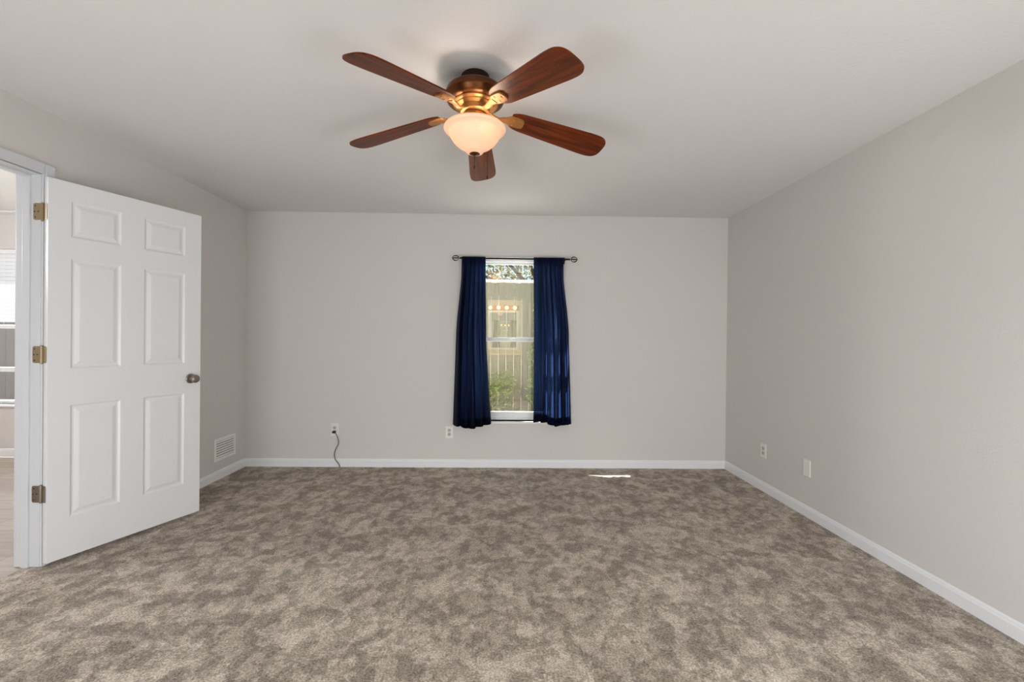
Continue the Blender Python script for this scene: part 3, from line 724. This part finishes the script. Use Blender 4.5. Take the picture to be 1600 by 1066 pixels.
for k in range(4):
    x = -0.315 + 0.21 * k
    bm = new(); lathe(bm, [(0.030, 0), (0.030, 0.02), (0.018, 0.035)], 18, Matrix.Translation((x, 0.035, 0)) @ Matrix.Rotation(-math.pi / 2, 4, 'X')); obj('socket', bm, m_brass, vl)
    bm = new(); bmesh.ops.create_uvsphere(bm, u_segments=20, v_segments=14, radius=0.045, matrix=Matrix.Translation((x, 0.105, 0))); obj('bulb', bm, m_bulb, vl, smooth=True)
mir = thing('wall_mirror', 'framed bathroom mirror over the vanity, reflected in the window', 'mirror', (-0.02, QY, 1.47))
bm = new(); box(bm, -0.34, 0.34, 0.002, 0.010, -0.45, 0.46); obj('mirror_glass', bm, m_mirror, mir)
bm = new(); frame_rect(bm, -0.39, 0.39, -0.50, 0.51, 0.052, 0, 0.022); obj('frame', bm, m_vinyl, mir)
van = thing('vanity_cabinet', 'pale bathroom vanity below the mirror, reflected in the window', 'cabinet', (0.05, QY + 0.012, 0))
bm = new(); box(bm, -0.42, 0.42, 0, 0.50, 0.09, 0.83); box(bm, -0.40, 0.40, 0, 0.44, 0, 0.09); obj('body', bm, m_cab, van)
for s in (-1, 1):
    bm = new(); xa, xb_ = sorted((s * 0.01, s * 0.41)); box(bm, xa, xb_, 0.50, 0.518, 0.12, 0.64, 0.003); box(bm, xa + 0.06, xb_ - 0.06, 0.516, 0.522, 0.18, 0.58, 0.003); dr = obj('door', bm, m_cab, van)
    bm = new(); lathe(bm, [(0.006, 0), (0.006, 0.015), (0.014, 0.02), (0.012, 0.028), (0.003, 0.03)], 14, Matrix.Translation((s * 0.05, 0.518, 0.56)) @ Matrix.Rotation(-math.pi / 2, 4, 'X')); obj('knob', bm, m_nickel, dr)
bm = new(); box(bm, -0.40, 0.40, 0.50, 0.518, 0.66, 0.81, 0.003); obj('drawer_front', bm, m_cab, van)
bm = new(); box(bm, -0.45, 0.45, 0, 0.54, 0.83, 0.87, 0.006); box(bm, -0.45, 0.45, 0, 0.02, 0.87, 0.96, 0.003); obj('counter', bm, m_counter, van)

# ------------------------------------------------------------------ garden
m_conc = mat('bounce_slab_pale', (232, 229, 222), 0.9, noise=0.06, nscale=6, bump=0.2, bscale=60, bdist=0.002)
bm = new(); box(bm, -7.2, 4.5, YB + 0.2, 7.0, -0.15, -0.07); struct('bounce_slab', bm, m_conc, 'added pale slab bouncing sunlight up through the windows', 'reflector')  # pale slab added to bounce sunlight up onto the bedroom ceiling
bm = new(); box(bm, -7.2, 3.0, YB + 0.2, YB + 0.2 + 0.36, 2.45, 2.60); struct('shade_overhang', bm, m_vinyl, 'added unseen overhang cutting the sun above the windows', 'sunshade')  # unseen overhang added, its depth set to trim the sun entering the window
bm = new(); box(bm, -30, 30, YB + 0.2, 40, -0.35, -0.15); struct('ground', bm, m_soil, 'sandy garden ground outside the windows', 'ground')
FYc = 8.2
fence = thing('wooden_fence', 'tall weathered board fence behind the shrubs outside the window', 'fence', (0, FYc, -0.15))
bm = new(); x = -3.2
while x < 3.6:
    wd = 0.138; dz = random.uniform(-0.01, 0.01); box(bm, x, x + wd, -0.01, 0.01, 0.02, 2.42 + dz, 0.0); x += wd + 0.003
obj('boards', bm, m_fence, fence)
for z in (0.35, 1.3, 2.2):
    bm = new(); box(bm, -3.2, 3.6, 0.01, 0.05, z, z + 0.09); obj('rail', bm, m_fence, fence)
bm = new(); box(bm, -3.2, 3.6, -0.035, 0.055, 2.43, 2.48, 0.005); obj('reflected_ceiling_strip', bm, m_vinyl, fence)  # white strip standing in for the ceiling edge reflected in the glass
for x in (-3.1, -0.7, 1.7):
    bm = new(); box(bm, x, x + 0.09, 0.05, 0.14, 0, 2.40); obj('post', bm, m_fence, fence)
f2 = thing('wooden_fence', 'grey vertical board fence seen through the window beyond the doorway', 'fence', (-8.5, 7.2, -0.15))
bm = new(); x = -4.0
while x < 4.6:
    wd = 0.138; box(bm, x, x + wd, -0.01, 0.01, 0.02, 1.95 + random.uniform(-0.01, 0.01)); x += wd + 0.012
obj('boards', bm, m_fence_far, f2)
for z in (0.35, 1.0, 1.6):
    bm = new(); box(bm, -4.0, 4.6, 0.01, 0.05, z, z + 0.09); obj('rail', bm, m_fence_far, f2)

def leaves(n, fn, size, rnd):
    V, F = [], []
    for _ in range(n):
        c = fn(rnd); s = size * rnd.uniform(0.6, 1.3)
        a = Vector((rnd.gauss(0, 1), rnd.gauss(0, 1), rnd.gauss(0, 1))).normalized()
        b = a.cross(Vector((rnd.gauss(0, 1), rnd.gauss(0, 1), rnd.gauss(0, 1)))).normalized()
        nn = a.cross(b); i = len(V)
        V += [c - a * s, c - b * s * 0.38 + nn * s * 0.12, c + a * s, c + b * s * 0.38 + nn * s * 0.12]
        F += [(i, i + 1, i + 2), (i, i + 2, i + 3)]
    me = bpy.data.meshes.new('foliage'); me.from_pydata([tuple(v) for v in V], [], F); return me
def tree(label, loc, clusters, n, size, m_l, seed, trunk_h, r=0.14, name='oak_tree', cat='tree'):
    rnd = random.Random(seed); t = thing(name, label, cat, loc)
    def fn(q):
        c = clusters[q.randrange(len(clusters))]
        while True:
            p = Vector((q.uniform(-1, 1), q.uniform(-1, 1), q.uniform(-1, 1)))
            if p.length <= 1: break
        return Vector(c[:3]) + Vector((p.x * c[3], p.y * c[3], p.z * c[4]))
    me = leaves(n, fn, size, rnd); me.materials.append(m_l); o = bpy.data.objects.new('foliage', me); C.objects.link(o); o.parent = t
    bm = new(); tube(bm, spline([(0, 0, 0), (0.08, 0.02, trunk_h * 0.4), (-0.05, 0, trunk_h)], 5), [r * (1 - 0.03 * i) for i in range(11)], 10)
    for c in clusters:
        tube(bm, spline([(-0.05, 0, trunk_h), ((c[0]) * 0.5, c[1] * 0.5, (trunk_h + c[2]) * 0.5 + 0.15), c[:3]], 5), [r * 0.45 * (1 - i / 13) for i in range(11)], 7)
    obj('trunk', bm, m_bark, t)
    return t
tree('dark oak leaning its branches over the garden fence outside', (1.0, 10.5, -0.15), [(-1.6, -0.6, 3.6, 0.9, 0.6), (0.2, -0.6, 3.5, 0.9, 0.7), (-0.6, 0.2, 2.9, 1.0, 0.5), (1.2, 0, 3.2, 1.0, 0.8), (-2.6, 0, 3.2, 0.9, 0.8), (-1.0, 0.5, 4.6, 1.1, 0.7)], 5600, 0.06, m_leaf, 5, 2.1)
tree('broad oak standing further back beyond the garden fence', (-4.0, 13.0, -0.15), [(1.5, 0, 3.5, 1.4, 1.0), (3.0, 0, 4.2, 1.3, 0.9), (0, 0, 4.0, 1.5, 1.1), (2.4, 0.5, 2.4, 1.2, 0.8), (4.4, 0.4, 2.9, 1.2, 0.9), (-1.5, 0, 3.4, 1.4, 1.0)], 4500, 0.07, m_leaf, 9, 2.4, r=0.2)
tree('tall narrow vine growing up the fence at the window right side', (0.60, 7.9, -0.15), [(0, 0, 0.45, 0.22, 0.45), (0.02, 0, 1.1, 0.2, 0.45), (0.05, 0, 1.7, 0.16, 0.45), (0.08, 0, 2.2, 0.13, 0.35)], 2000, 0.035, m_leaf2, 1, 1.2, r=0.02, name='garden_vine', cat='vine')
for (x, y, s, sd, lb) in ((-0.14, 7.75, 0.7, 2, 'rounded yellow green shrub low against the fence, nearest its middle'), (-0.95, 7.45, 0.7, 3, 'low yellow green shrub at the window left side')):
    tree(lb, (x, y, -0.15), [(0, 0, 0.45 * s, 0.33, 0.35 * s), (0.1, 0, 0.9 * s, 0.26, 0.35 * s), (-0.12, 0, 0.7 * s, 0.22, 0.3 * s)], 900, 0.035, m_leaf2, sd, 0.25, r=0.03, name='garden_shrub', cat='shrub')
